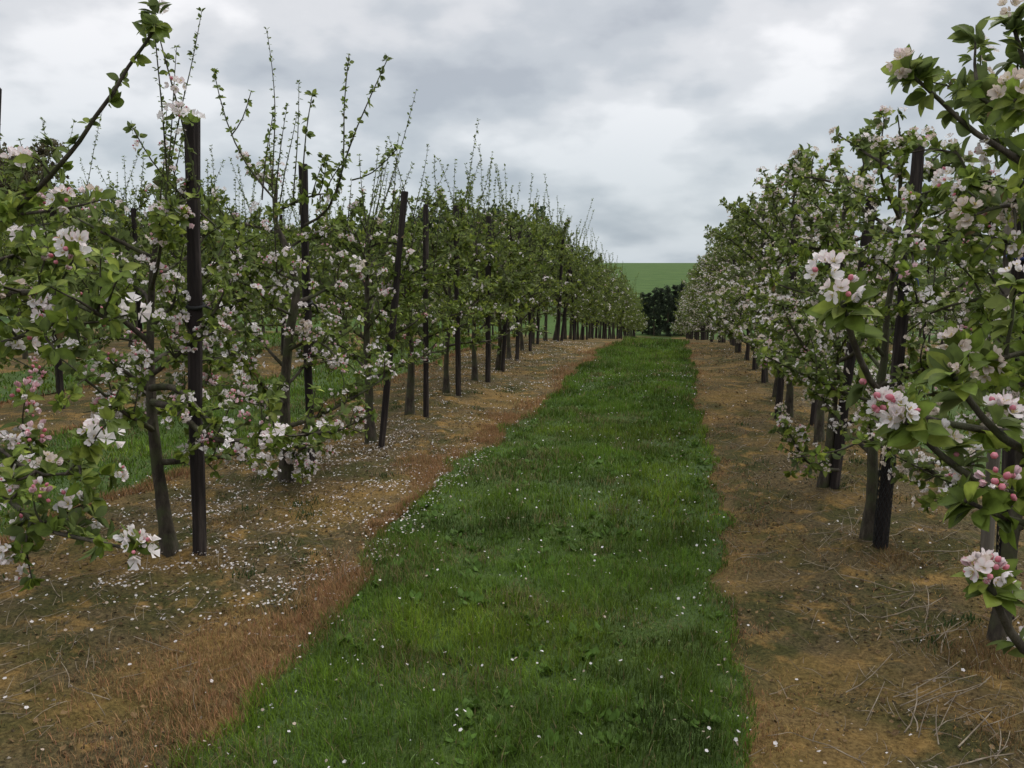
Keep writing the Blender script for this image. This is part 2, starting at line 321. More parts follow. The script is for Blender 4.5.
def row_x(rng, n, y0, y1, row, w=1.1):
    y = rng.uniform(y0, y1, n); return ROWS[row] + rng.uniform(-w, w, n), y
def in_grass(x, y):
    g = np.zeros(len(x), bool)
    for k in range(len(ALLEYS)): g |= (x > edge_l(y, k)) & (x < edge_r(y, k))
    return g
def make_dry():
    rng = np.random.default_rng(2); mb = MB()
    def put(x, y, h, w, lean, base, lo=.55, hi=1.4):
        n = len(x); col = np.asarray(base) * rng.uniform(lo, hi, (n, 1)) * (1 + rng.normal(0, .08, (n, 3)))
        V, P, c = blades(rng, x, y, h * rng.uniform(.5, 1.3, n), w, lean, np.clip(col, .01, 1)); mb.add(V, P, c)
    # sprayed-off fringe along the grass edges
    for k, side, n, y0, y1, w in ((3, -1, 56000, 2.2, 9, .0026), (3, -1, 14000, 9, 20, .006), (3, 1, 9000, 2.2, 9, .003), (3, 1, 7000, 9, 20, .006), (2, 1, 14000, 3.5, 10, .004), (2, 1, 6000, 10, 22, .008), (2, -1, 7000, 5, 20, .008), (1, 1, 4000, 6, 22, .012)):
        y = rng.uniform(y0, y1, n); e = edge_l(y, k) if side < 0 else edge_r(y, k)
        wid = 0.12 + 0.55 * np.clip(vnoise(y, k * 3.0 + side, 0.8, 51) - 0.42, 0, 1)
        if k == 3 and side < 0: wid = wid + 0.50 * np.exp(-((y - 2.9) / .6) ** 2) + .18 * np.exp(-((y - 4.1) / .3) ** 2)
        x = e + side * (np.abs(rng.normal(0, .6, n)) * wid - 0.03)
        keep = rng.random(n) < np.clip(vnoise(x, y, 0.22, 52) * 1.9 - .25, 0.05, 1); x, y = x[keep], y[keep]
        put(x, y, (.034 + .03 * vnoise(x, y, .3, 53)) * (1.0 if side < 0 or k != 3 else .55), w, rng.uniform(.5, 2.2, len(x)), (0.27, 0.160, 0.075))
    # short moss and dead blades over the sprayed strips
    for row, n, y0, y1, w in ((3, 34000, 2.2, 8, .0030), (3, 20000, 8, 18, .007), (4, 38000, 1.9, 8, .0030), (4, 22000, 8, 18, .007), (2, 12000, 5, 18, .008), (5, 6000, 8, 22, .012)):
        x, y = row_x(rng, n, y0, y1, row); keep = ~in_grass(x, y) & (rng.random(n) < np.clip(2.2 * vnoise(x, y, .3, 64) - .45, .06, 1)); x, y = x[keep], y[keep]
        p = vnoise(x, y, .38, 61); q = vnoise(x, y + 7, .12, 62); s = .45 * p + .55 * q
        orange = np.clip((s - .46) * 6, 0, 1)[:, None] * (0.45 if row == 3 else 1.0); g = np.clip((((.60 - .12 * np.abs(x - ROWS[3] - .2)) if row == 3 else .43) - s) * 6, 0, 1)[:, None]
        base = np.array([.112, .090, .040]) * (1 - orange) + orange * np.array([.26, .165, .052]); base = base * (1 - g) + g * np.array([.052, .056, .020])
        put(x, y, .009 + .012 * q, w, rng.uniform(1.2, 2.5, len(x)), base, .3, 1.75)
    # brown tufts round the trunks
    for cx, cy, n, sp, hh in ((1.30, 3.62, 2200, .11, .10), (1.22, 4.7, 1500, .10, .08), (-2.6, 4.72, 1300, .1, .06), (1.2, 3.0, 1200, .1, .06), (-2.62, 6.2, 900, .1, .06), (-1.95, 3.55, 500, .06, .06), (-2.3, 4.0, 400, .05, .07)):
        x = cx + rng.normal(0, sp, n); y = cy + rng.normal(0, sp, n); m = n // 2; x, y = x[:m], y[:m]; put(x, y, hh * .6, .0026, rng.uniform(.4, 2.4, m), (0.16, 0.105, 0.045))
    tag(obj('dry_grass', mb.mesh('dry_grass', M_DRY)), 'brown dead grass and moss on the sprayed strips under the trees', 'dry grass', kind='stuff')
    # scattered green weeds
    mb2 = MB()
    for _ in range(46):
        row = rng.choice([3, 4]); cx = ROWS[row] + rng.uniform(-.9, .9); cy = rng.uniform(2.6, 11); n = int(rng.integers(25, 90))
        x = cx + rng.normal(0, .05, n); y = cy + rng.normal(0, .05, n); kk = ~in_grass(x, y); x, y = x[kk], y[kk]; n = len(x)
        if n < 3: continue
        V, P, c = blades(rng, x, y, .045 * rng.uniform(.5, 1.2, n), .006, rng.uniform(.6, 2.2, n), np.array([.035, .062, .018]) * rng.uniform(.6, 1.4, (n, 1))); mb2.add(V, P, c)
    tag(obj('weeds', mb2.mesh('weeds', M_GRASS)), 'small dark green weeds dotted over the brown strips', 'weeds', kind='stuff')
make_dry()

def make_petals():
    rng = np.random.default_rng(3); mb = MB()
    tv = np.array([[-.35, -.5, 0.05], [.35, -.5, 0.0], [.55, .1, .12], [0, .5, .05], [-.55, .1, .16]]); tp = [np.array([[0, 1, 2, 3, 4]])]
    def put(x, y, z, size, tilt):
        n = len(x); a = rng.uniform(0, 2 * pi, n); X = np.stack([np.cos(a), np.sin(a), rng.normal(0, tilt, n)], 1); X = unit(X)
        Z = unit(np.stack([rng.normal(0, tilt, n), rng.normal(0, tilt, n), np.ones(n)], 1)); Yv = unit(np.cross(Z, X)); X = np.cross(Yv, Z)
        col = np.array([.74, .70, .69]) * rng.uniform(.72, 1.05, (n, 1)); old = rng.random(n) < .35; col[old] *= np.array([.78, .66, .54]) * rng.uniform(.6, 1, (old.sum(), 1))
        V, P, c = inst(tv, tp, np.stack([x, y, z], 1), X, Yv, Z, size * rng.uniform(.5, 1.35, n), col); mb.add(V, P, c)
    for row, n, y0, y1, s in ((3, 21000, 2.2, 8.5, .0118), (3, 8000, 8.5, 18, .014), (4, 1000, 1.9, 8, .0115), (4, 900, 8, 18, .014), (2, 900, 4.5, 18, .018)):
        x, y = row_x(rng, n, y0, y1, row, 1.2)
        dens = np.clip(vnoise(x, y, .5, 71) * 1.5 - .15, .05, 1) * np.clip(vnoise(x, y, .14, 72) * 2.4 - .5, .08, 1)
        if row == 3: dens *= np.where(y < 3.6, .22, 1.0) * np.clip(1.3 - np.abs(x - ROWS[3] - .25) * .75, .15, 1)
        keep = rng.random(n) < dens; x, y = x[keep], y[keep]
        put(x, y, gz(x, y) + np.where(in_grass(x, y), .03, .014) + rng.uniform(0, .012, len(x)), s, .35)
    for n, y0, y1, s in ((330, 2.3, 6, .0115), (330, 6, 14, .0135)):
        x, y = scatter(rng, n, y0, y1, 3); put(x, y, gz(x, y) + .035 + rng.uniform(0, .02, len(x)), s, .5)
    tag(obj('fallen_petals', mb.mesh('fallen_petals', M_PETAL, smooth=False)), 'white fallen petals strewn over the soil and grass', 'petals', kind='stuff')
make_petals()

def make_litter():
    rng = np.random.default_rng(4); mb = MB()
    def stick(x, y, a, L, r, bend, lift):
        t = np.linspace(-.5, .5, 5); px = x + np.cos(a) * t * L + -np.sin(a) * bend * (t * t) * L; py = y + np.sin(a) * t * L + np.cos(a) * bend * (t * t) * L
        pz = gz(px, py) + r + .008 + lift * (t + .5); V, P = tube(np.stack([px, py, pz], 1), r * np.linspace(1, .55, 5), 4); mb.add(V, P)
    for row, n, y0, y1 in ((3, 1200, 2.3, 9), (4, 1200, 1.9, 9), (3, 260, 9, 16), (4, 200, 9, 16)):
        for _ in range(n):
            x = ROWS[row] + rng.normal(0, .5); y = rng.uniform(y0, y1)
            if in_grass(np.array([x]), np.array([y]))[0]: continue
            L = rng.choice([.04, .08, .14, .26], p=[.52, .32, .14, .02]) * rng.uniform(.7, 1.3)
            stick(x, y, rng.uniform(0, pi), L, .0011 + .006 * L * rng.uniform(.4, 1.2), rng.normal(0, .2), rng.uniform(0, .04))
    for cx, cy, n in ((.98, 3.05, 20), (1.15, 3.9, 16), (-2.15, 7.6, 16), (-1.7, 4.3, 10), (.95, 2.5, 10), (1.0, 5.2, 10)):   # heaps of prunings
        for _ in range(n):
            stick(cx + rng.normal(0, .16), cy + rng.normal(0, .16), rng.normal(.9, .7), rng.uniform(.08, .34), rng.uniform(.0012, .0036), rng.normal(0, .2), rng.uniform(0, .12))
    tag(obj('twig_litter', mb.mesh('twig_litter', M_TWIG, colour=False)), 'grey prunings and broken twigs littering the sprayed strips', 'twigs', kind='stuff')
make_litter()

def make_crumbs():
    rng = np.random.default_rng(6); mb = MB(); ml = MB()
    OC = np.array([[1, 0, 0], [-1, 0, 0], [0, 1, 0], [0, -1, 0], [0, 0, 1], [0, 0, -1.]]); OP = [np.array([[0, 2, 4], [2, 1, 4], [1, 3, 4], [3, 0, 4], [2, 0, 5], [1, 2, 5], [3, 1, 5], [0, 3, 5]])]
    tv = np.array([[0, -.5, 0], [.34, -.1, .16], [.2, .35, .05], [0, .5, .2], [-.26, .3, .02], [-.34, -.15, .2]]); tp = [np.array([[0, 1, 2, 3], [0, 3, 4, 5]])]
    for row, n, y0, y1, k in ((3, 9000, 2.2, 9, 1.0), (4, 9000, 1.9, 9, 1.0), (3, 1500, 9, 17, 1.4), (4, 1500, 9, 17, 1.4)):
        x, y = row_x(rng, n, y0, y1, row); keep = ~in_grass(x, y) & (rng.random(n) < np.clip(vnoise(x, y, .35, 81) * 2 - .4, .05, 1)); x, y = x[keep], y[keep]; n = len(x)
        A = unit(rng.normal(0, 1, (n, 3))); B = unit(np.cross(A, rng.normal(0, 1, (n, 3)))); Cc = np.cross(A, B); pos = np.stack([x, y, gz(x, y) + .003], 1)
        col = np.where((rng.random(n) < .12)[:, None], np.array([.22, .19, .15]), np.array([.075, .058, .032])) * rng.uniform(.5, 1.4, (n, 1))
        V, P, c = inst(OC, OP, pos, A, B * .8, Cc * .6, k * .0062 * np.minimum(rng.lognormal(0, .6, n), 1.9), col); mb.add(V, P, c)
        m = n // 2; a = rng.uniform(0, 6.28, m); X = np.stack([np.cos(a), np.sin(a), rng.normal(0, .3, m)], 1); Z = unit(np.stack([rng.normal(0, .4, m), rng.normal(0, .4, m), np.ones(m)], 1)); Yv = unit(np.cross(Z, X))
        p2 = pos[:m] + np.array([0, 0, .012]) + rng.normal(0, .06, (m, 3)) * [1, 1, 0]
        V, P, c = inst(tv, tp, p2, unit(X), Yv, Z, k * .026 * rng.uniform(.5, 1.2, m), np.array([.13, .085, .042]) * rng.uniform(.5, 1.7, (m, 1))); ml.add(V, P, c)
    tag(obj('soil_crumbs', mb.mesh('soil_crumbs', M_DRY, smooth=False)), 'clods and small stones lying on the bare strips under the trees', 'clods', kind='stuff')
    tag(obj('dead_leaves', ml.mesh('dead_leaves', M_DRY, smooth=False)), 'curled brown dead leaves lying among the twigs on the bare strips', 'dead leaves', kind='stuff')
    # clover and broad-leaved weeds in the lawn
    mw = MB(); lv = np.array([[0, 0, 0], [-.3, .4, .1], [0, .42, .02], [.3, .4, .1], [-.26, .8, .08], [0, .85, 0], [.26, .8, .08], [0, 1.05, -.06]]); lp = [np.array([[1, 2, 5, 4], [2, 3, 6, 5]]), np.array([[0, 2, 1], [0, 3, 2], [4, 5, 7], [5, 6, 7]])]
    n = 900; x, y = scatter(rng, n, 2.3, 11, 3, -.05); keep = vnoise(x, y, .5, 83) > .5; x, y = x[keep], y[keep]
    for cx, cy in zip(x, y):
        m = int(rng.integers(4, 9)); a = rng.uniform(0, 6.28, m); el = rng.uniform(.2, .9, m); Y = np.stack([np.cos(a) * np.cos(el), np.sin(a) * np.cos(el), np.sin(el)], 1); X = np.stack([-np.sin(a), np.cos(a), 0 * a], 1); Z = np.cross(X, Y)
        pp = np.array([cx, cy, float(gz(cx, cy)) + .012]) + rng.normal(0, .012, (m, 3)) * [1, 1, .4]
        V, P, c = inst(lv, lp, pp, X, Y, Z, rng.uniform(.025, .055) * rng.uniform(.7, 1.2, m), np.array([.06, .11, .018]) * rng.uniform(.7, 1.5, (m, 1))); mw.add(V, P, c)
    tag(obj('broad_weeds', mw.mesh('broad_weeds', M_GRASS)), 'broad-leaved weeds and clover growing low in the grass path', 'weeds', kind='stuff')
make_crumbs()

# ------------------------------------------------------------------ apple trees
_lw = [(.10, .10), (.24, .215), (.42, .285), (.60, .275), (.77, .20), (.90, .10)]
LEAF_V = np.array([[0, 0, 0]] + [v for y, w in _lw for v in ((-w, y, .09 * w / .28 - .22 * y * y), (0, y - .015, -.22 * y * y), (w, y, .09 * w / .28 - .22 * y * y))] + [[0, 1.0, -.23]])
LEAF_P = [np.array([q for i in range(5) for q in ([1 + 3 * i, 2 + 3 * i, 5 + 3 * i, 4 + 3 * i], [2 + 3 * i, 3 + 3 * i, 6 + 3 * i, 5 + 3 * i])]), np.array([[0, 2, 1], [0, 3, 2], [16, 17, 19], [17, 18, 19]])]
LEAF_RIB = np.array([1.25] + [.95, 1.3, .95] * 6 + [1.0])[None, :, None]
FAR_V = np.array([[0, 0, 0], [-.3, .5, .08], [0, 1, -.1], [.3, .5, .08]]); FAR_P = [np.array([[0, 2, 1], [0, 3, 2]])]

def put_leaves(mb, rng, S, size, count, far, young=0.3, lo=35, hi=80):
    """S: list of (point, direction, scale); a rosette of leaves at each."""
    if not S: return
    p = np.array([s[0] for s in S]); d = unit(np.array([s[1] for s in S])); sc = np.array([s[2] for s in S])
    k = rng.integers(count[0], count[1] + 1, len(S)); idx = np.repeat(np.arange(len(S)), k); n = len(idx)
    D = d[idx]; ref = np.where(np.abs(D[:, :1]) < .8, np.array([[1., 0, 0]]), np.array([[0, 1., 0]])); U = unit(np.cross(D, ref)); W = np.cross(D, U)
    ph = rng.uniform(0, 2 * pi, n)[:, None]; rad = np.cos(ph) * U + np.sin(ph) * W
    t = np.radians(rng.uniform(lo, hi, n))[:, None]; Y = np.cos(t) * D + np.sin(t) * rad + np.array([0, 0, -.12]); Y = unit(Y)
    Z = unit(np.sin(t) * D - np.cos(t) * rad + rng.normal(0, .25, (n, 3))); X = unit(np.cross(Y, Z)); Z = np.cross(X, Y)
    s = size * sc[idx] * rng.uniform(.6, 1.2, n)
    yg = (rng.random(n) < young)[:, None]; tone = rng.uniform(.7, 1.3, (len(S), 1))[idx]
    c = np.where(yg, np.array([.20, .24, .042]), np.array([.112, .155, .025])) * tone * rng.uniform(.75, 1.25, (n, 1))
    old = rng.random(n) < .008; c[old] = np.array([.14, .10, .045])
    if not far: c = c[:, None, :] * LEAF_RIB
    V, P, cc = inst(FAR_V if far else LEAF_V, FAR_P if far else LEAF_P, p[idx] + rad * .004, X, Y, Z, s, c); mb.add(V, P, cc)

PET_V = np.array([[0, .06, 0], [-.26, .38, .07], [0, .36, .0], [.26, .38, .07], [-.34, .74, .2], [0, .76, .12], [.34, .74, .2], [-.16, 1.0, .30], [.16, 1.0, .30], [0, .96, .24]])
PET_P = [np.array([[1, 2, 5, 4], [2, 3, 6, 5], [4, 5, 9, 7], [5, 6, 8, 9]]), np.array([[0, 2, 1], [0, 3, 2]])]
def put_flower(mb, rng, c, axis, r, kind, open_=1.0, far=False):
    axis = unit(axis); ref = np.array([1., 0, 0]) if abs(axis[0]) < .8 else np.array([0, 1., 0]); U = unit(np.cross(axis, ref)); W = np.cross(axis, U)
    a0 = rng.uniform(0, 2 * pi); n = 5
    a = a0 + np.arange(n) * 2 * pi / 5 + rng.normal(0, .12, n); rad = np.cos(a)[:, None] * U + np.sin(a)[:, None] * W
    t = np.radians((62 if open_ > .5 else 28) + rng.normal(0, 10, n))[:, None]
    Y = np.cos(t) * axis + np.sin(t) * rad; Z = np.sin(t) * axis - np.cos(t) * rad; X = np.cross(Y, Z)
    white, pink = {'fresh': ((.84, .80, .785), (.76, .47, .48)), 'faded': ((.66, .58, .505), (.56, .38, .32)), 'bud': ((.76, .56, .59), (.62, .22, .28))}[kind]
    white = np.array(white) * rng.uniform(.85, 1.05); pink = np.array(pink); amt = rng.uniform(.0, .65)
    if far:
        tv = np.array([[0, .05, 0], [-.4, .8, .15], [.4, .8, .15]]); tp = [np.array([[0, 1, 2]])]
        col = np.repeat((white + (pink - white) * .35 * amt)[None], n, 0)
    else:
        tv, tp = PET_V, PET_P
        g = np.array([.35, .55, .1, .55, .75, .05, .75, 1.0, 1.0, .3]) * amt; col = (white[None] * (1 - g[:, None]) + pink[None] * g[:, None]); col = np.repeat(col[None], n, 0) * rng.uniform(.9, 1.06, (n, 1, 1))
    V, P, cc = inst(tv, tp, np.repeat(c[None], n, 0), X, Y, Z, r * rng.uniform(.85, 1.12, n), col); mb.add(V, P, cc)
    if not far:                            # stamens
        q = rng.normal(0, 1, (7, 3)); tip = c + axis * r * .42 + (q - np.outer(q @ axis, axis)) * r * .16
        sv = np.array([[-.03, 0, 0], [.03, 0, 0], [.06, 0, 1], [-.06, 0, 1]])
        Zs = tip - c; Xs = unit(np.cross(Zs, rng.normal(0, 1, (7, 3)))) * r
        V, P, cc = inst(sv, [np.array([[0, 1, 2, 3]])], np.repeat(c[None], 7, 0), Xs, Xs, Zs, 1.0, np.tile([.55, .46, .2], (7, 1))); mb.add(V, P, cc)
def put_bud(mb, rng, c, axis, r, col=(.56, .12, .17)):
    axis = unit(axis); t = np.array([-1, -.6, 0, .6, 1.0]); V, P = tube(c + np.outer(t * r * 1.15, axis), r * np.array([.3, .8, 1.0, .7, .15]), 6)
    g = np.repeat(np.linspace(.0, .6, 5), 6); g = np.append(g, .6)[:, None]; mb.add(V, P, np.array(col) * (1 - g) + g * np.array([.72, .40, .44]))
def cluster_mb(rng, kind, far=False):
    mb = MB(); n = int(rng.integers(5, 8)) if not far else int(rng.integers(3, 5))
    for i in range(n):
        th = 0.25 if i == 0 else rng.uniform(.6, 1.35); ph = i * 2.4 + rng.uniform(-.4, .4)
        ax = np.array([sin(th) * cos(ph), sin(th) * sin(ph), cos(th)]); c = ax * rng.uniform(.022, .032) * (1.2 if far else 1)
        k = kind if rng.random() < .8 else 'fresh'
        put_flower(mb, rng, c, ax + rng.normal(0, .2, 3), .0195 * rng.uniform(.85, 1.1) * (1.35 if far else 1), k, 0.2 if (kind == 'bud' or rng.random() < .15) else 1.0, far)
    if not far:
        for _ in range({'fresh': 2, 'faded': 0, 'bud': 5}[kind]):
            th = rng.uniform(.4, 1.5); ph = rng.uniform(0, 6.28); ax = np.array([sin(th) * cos(ph), sin(th) * sin(ph), cos(th)]); put_bud(mb, rng, ax * .036, ax, .0056)
    return mb
_rc = np.random.default_rng(77)
CLUSTER = {k: [cluster_mb(_rc, k).mesh('blossom_cluster', M_PETAL) for _ in range(n)] for k, n in (('fresh', 6), ('faded', 6), ('bud', 3))}
CL_FAR = {k: [cluster_mb(_rc, k, True) for _ in range(5)] for k in ('fresh', 'faded', 'bud')}

def frame_to(d, rng):                      # euler that turns +Z to d with a random spin
    from mathutils import Vector, Quaternion
    q = Vector((0, 0, 1)).rotation_difference(Vector(unit(np.asarray(d, float)))); return (q @ Quaternion((0, 0, 1), rng.uniform(0, 6.28)))

class Tree:
    def __init__(s, seed, kind):
        s.rng = np.random.default_rng(seed); s.kind = kind; s.tubes = []; s.sp = []; s.whip = []; s.tops = []
    def path(s, p, d, L, n, wob, up, flat=1.0):
        pts = [np.asarray(p, float)]; d = unit(np.asarray(d, float)); st = L / (n - 1)
        for _ in range(n - 1):
            d = unit(d + s.rng.normal(0, wob, 3) + np.array([0, 0, up])); pts.append(pts[-1] + d * st * np.array([flat, 1, 1]))
        return np.array(pts)
    def limb(s, pts, r0, r1, sides=6):
        pts = np.asarray(pts, float); r = r0 + (r1 - r0) * np.linspace(0, 1, len(pts)) ** .8
        if len(pts) > 2:                   # smooth it
            t = np.arange(len(pts)); tt = np.linspace(0, len(pts) - 1, (len(pts) - 1) * 2 + 1); pts2 = np.stack([np.interp(tt, t, pts[:, i]) for i in range(3)], 1)
            pts2[1:-1] = .25 * pts2[:-2] + .5 * pts2[1:-1] + .25 * pts2[2:]; r = np.interp(tt, t, r); pts = pts2
        s.tubes.append((pts, r, sides)); return pts
    def spurs(s, pts, gap, start=0.0, scale=1.0, up=.5, store=None, out=1.0):
        seg = np.linalg.norm(np.diff(pts, axis=0), axis=1); cum = np.concatenate([[0], np.cumsum(seg)]); L = cum[-1]; x = start * L + gap * s.rng.random()
        while x < L:
            p = np.array([np.interp(x, cum, pts[:, i]) for i in range(3)]); q = np.array([np.interp(min(x + .01, L), cum, pts[:, i]) for i in range(3)]); t = unit(q - p + 1e-6)
            v = s.rng.normal(0, 1, 3); v -= t * v.dot(t); d = unit(unit(v) * out + np.array([0, 0, up]) + t * .3)
            (s.sp if store is None else store).append((p + d * .008 * scale, d, scale * s.rng.uniform(.75, 1.2))); x += gap * s.rng.uniform(.5, 1.5)
        (s.sp if store is None else store).append((pts[-1], unit(pts[-1] - pts[-2]), scale))
    def lateral(s, pts, gap, L0, L1, r=.0055, start=.2, up=.35, sp_gap=.06, store=None):
        seg = np.linalg.norm(np.diff(pts, axis=0), axis=1); L = seg.sum()
        for _ in range(max(1, int(L / gap))):
            i = int(np.clip(s.rng.uniform(start, 1) * (len(pts) - 1), 0, len(pts) - 2)); p = pts[i] + (pts[i + 1] - pts[i]) * s.rng.random(); t = unit(pts[i + 1] - pts[i])
            v = s.rng.normal(0, 1, 3); v -= t * v.dot(t); d = unit(v) + t * .5 + np.array([0, 0, up])
            q = s.path(p, d, s.rng.uniform(L0, L1), 5, .16, .04); q = s.limb(q, r, .0022, 4); s.spurs(q, sp_gap, .12, store=store)
    def shoot(s, p, L, lean=(0, 0), r=.0065):
        d = np.array([lean[0] + s.rng.normal(0, .13), lean[1] + s.rng.normal(0, .13), 1.0]); q = s.path(p, d, L, 7, .035, .03); q = s.limb(q, r, .0018, 4)
        s.spurs(q, .038, .05, .62, up=.9, store=s.whip, out=.9)
    def grow(s, H=1.9, limbs=10, lean=(0, 0), trunk=None, whips=5, reach=1.0, skip=None, r0=.043, gap=.058, lat=.10, low=.52):
        rng = s.rng
        if trunk is None:
            n = 9; z = np.linspace(0, H, n); xy = np.cumsum(rng.normal(0, .014, (n, 2)), 0); xy[0] = 0
            trunk = np.stack([xy[:, 0] + lean[0] * z, xy[:, 1] + lean[1] * z, z], 1)
        trunk = np.asarray(trunk, float); trunk[0, 2] -= .06
        rr = r0 * (1 - .72 * np.linspace(0, 1, len(trunk))); rr[0] *= 1.5; rr[1] *= 1.05
        t = np.arange(len(trunk)); tt = np.linspace(0, len(trunk) - 1, len(trunk) * 3); pt = np.stack([np.interp(tt, t, trunk[:, i]) for i in range(3)], 1)
        pt[1:-1] = .25 * pt[:-2] + .5 * pt[1:-1] + .25 * pt[2:]
        s.tubes.append((pt, np.interp(tt, t, rr), 9)); H = trunk[-1, 2]
        for i in range(limbs):
            f = (i + rng.uniform(-.2, .2)) / max(1, limbs - 1); z = low + f * (H - low - .05); z = min(max(z, .4), H - .02)
            p = np.array([np.interp(z, trunk[:, 2], trunk[:, k]) for k in range(3)]); az = i * 2.4 + rng.uniform(-.5, .5)
            L = (.92 - .42 * f) * rng.uniform(.75, 1.2) * reach; el = R(rng.uniform(0, 40) + 12 * f)
            q = s.path(p, (cos(az) * cos(el), sin(az) * cos(el), sin(el)), L, 7, .13, .03 if rng.random() < .7 else -.07, .86)
            q = s.limb(q, rng.uniform(.013, .021) * (1 - .35 * f), .0045, 6); s.spurs(q, gap, .2); s.lateral(q, lat, .12, .38 - .1 * f, sp_gap=gap)
            if whips and f > .25 and rng.random() < whips * .11: s.shoot(q[int(len(q) * rng.uniform(.3, .95))], rng.uniform(.25, 1.1) * (.7 + .6 * f), (rng.normal(.12, .12), rng.normal(0, .1)))
        for _ in range(max(1, int(whips * .5))):
            k = rng.uniform(.8, 1); p = np.array([np.interp(k * H, trunk[:, 2], trunk[:, j]) for j in range(3)])
            if whips: s.shoot(p, rng.uniform(.45, 1.0), (rng.normal(.05, .15), rng.normal(0, .15)))
            else:
                q = s.path(p, (rng.normal(0, .35), rng.normal(0, .35), 1), rng.uniform(.25, .55), 5, .1, .05); q = s.limb(q, .008, .003, 5); s.spurs(q, gap * .8, .1)
        p = np.array([x[0] for x in s.sp]); g = vnoise(p[:, 0] + .7 * p[:, 2] + 30, p[:, 1] - .6 * p[:, 2] + 30, .22, 91)
        s.sp = [x for x, v in zip(s.sp, g) if v > .34 or rng.random() < .3]
        return s
    def pick(s, b, show):
        P = np.array([x[0] for x in s.sp]) + (b if b is not None else 0) - EYE; D = P @ _f; X = 512 + F_PX * (P @ _r) / D; Y = 384 - F_PX * (P @ _u) / D; out = []
        for px, py in show:
            e = (X - px) ** 2 + (Y - py) ** 2 + 90 * (D - D.min()); i = int(np.argmin(e))
            if e[i] < 900: p, d, sc = s.sp[i]; out.append((p, unit(d * .6 + unit(-P[i]) * .9 + np.array([0, 0, .2])), 1.25)); X[i] = 1e6
        return out
    def build(s, far, blossom, n_parts=0, leaf=.047, count=(5, 8), kinds=(.82, .1, .08), young=.3, b=None, show=()):
        """Root empty (at the origin) with trunk, foliage and blossom parts. blossom: share of spurs in flower; kinds: fresh, faded, bud."""
        rng = s.rng
        def clump(S, scale, k): p = np.array([x[0] for x in S]); return vnoise(p[:, 0] + .7 * p[:, 2] + 30, p[:, 1] - .6 * p[:, 2] + 30, scale, k)
        root = bpy.data.objects.new('apple_tree', None); C.objects.link(root); root.empty_display_size = .2
        mb = MB()
        for pts, r, sd in s.tubes:
            V, P = tube(pts, r, max(3, sd - 2) if far else sd, rough=.1 if sd > 5 else 0, rng=rng); mb.add(V, P)
        obj('trunk', mb.mesh('trunk', M_BARK, colour=False), root)
        ml = MB(); put_leaves(ml, rng, s.sp, leaf * (1.18 if far else 1), (count[0] - 1, count[1] - 2) if far else count, far, young)
        put_leaves(ml, rng, s.whip, leaf * .8 * (1.2 if far else 1), (3, 6), far, young * .6, 20, 70)
        obj('foliage', ml.mesh('foliage', M_LEAF, smooth=not far), root)
        fl = [x for x, v in zip(s.sp, clump(s.sp, .2, 92)) if rng.random() < blossom * np.clip(4.2 * v * v * (1.25 - .3 * x[0][2] if s.kind == 'whip' else 1), .1, 3)]; rng.shuffle(fl); fl = s.pick(b, show) + fl; names = ['fresh', 'faded', 'bud']
        for p, d, sc in fl[:n_parts]:
            k = rng.choice(names, p=kinds); c = obj('blossom_cluster', CLUSTER[k][rng.integers(len(CLUSTER[k]))], root)
            dd = unit(d + np.array([0, 0, .35])); c.location = p + dd * .018; c.rotation_mode = 'QUATERNION'; c.rotation_quaternion = frame_to(dd, rng); z = sc * rng.uniform(.7, 1.1) * (.85 if s.kind == 'spur' else 1); c.scale = (z, z, z)
        rest = fl[n_parts:]
        if rest:
            mf = MB()
            for p, d, sc in rest:
                k = rng.choice(names, p=kinds); src = CL_FAR[k][rng.integers(5)]; q = frame_to(unit(d + np.array([0, 0, .35])), rng); Mq = np.array(q.to_matrix())
                V = np.concatenate(src.V) @ Mq.T * sc * rng.uniform(.7, 1.1) * (.85 if s.kind == 'spur' else 1) + p + d * .02; mf.add(V, [np.concatenate(v) for v in src.P.values()], np.concatenate(src.C))
            tag(obj('blossoms', mf.mesh('blossoms', M_PETAL, smooth=False), root), kind='stuff')
        return root

def base_at(x, y): return np.array([x, y, float(gz(x, y))])

# repeated kinds for the rows further off
WHIP = [Tree(100 + i, 'whip').grow(1.95 + .10 * (i % 3), 18, whips=6 + 2 * (i % 3), gap=.046, lat=.072, reach=1.15, low=.56, r0=.034).build(True, .055, young=.45, leaf=.05) for i in range(5)]
SPUR = [Tree(200 + i, 'spur').grow(2.12 + .07 * (i % 3), 20, whips=0, gap=.036, lat=.10, reach=1.05, low=.36, r0=.032).build(True, .31, kinds=(.3, .65, .05), young=.45, leaf=.045) for i in range(5)]
used = set()
_rp = random.Random(5)
def row_tree(protos, x, y, label, group, lean=0.05):
    k = _rp.randrange(len(protos)); src = protos[k]
    if (id(protos), k) in used: o = copy_tree(src)
    else: used.add((id(protos), k)); o = src
    o.location = base_at(x, y); o.rotation_euler = (_rp.gauss(0, lean * .4), _rp.gauss(0, lean * .4), _rp.choice([0, pi]) + _rp.gauss(0, .25)); sc = _rp.uniform(.92, 1.1); o.scale = (sc, sc, sc * _rp.uniform(.95, 1.05))
    tag(o, label, 'tree', group); return o
def near_tree(t, pos, label, group, **kw):
    o = t.build(False, **kw); o.location = pos; tag(o, label, 'tree', group); return o

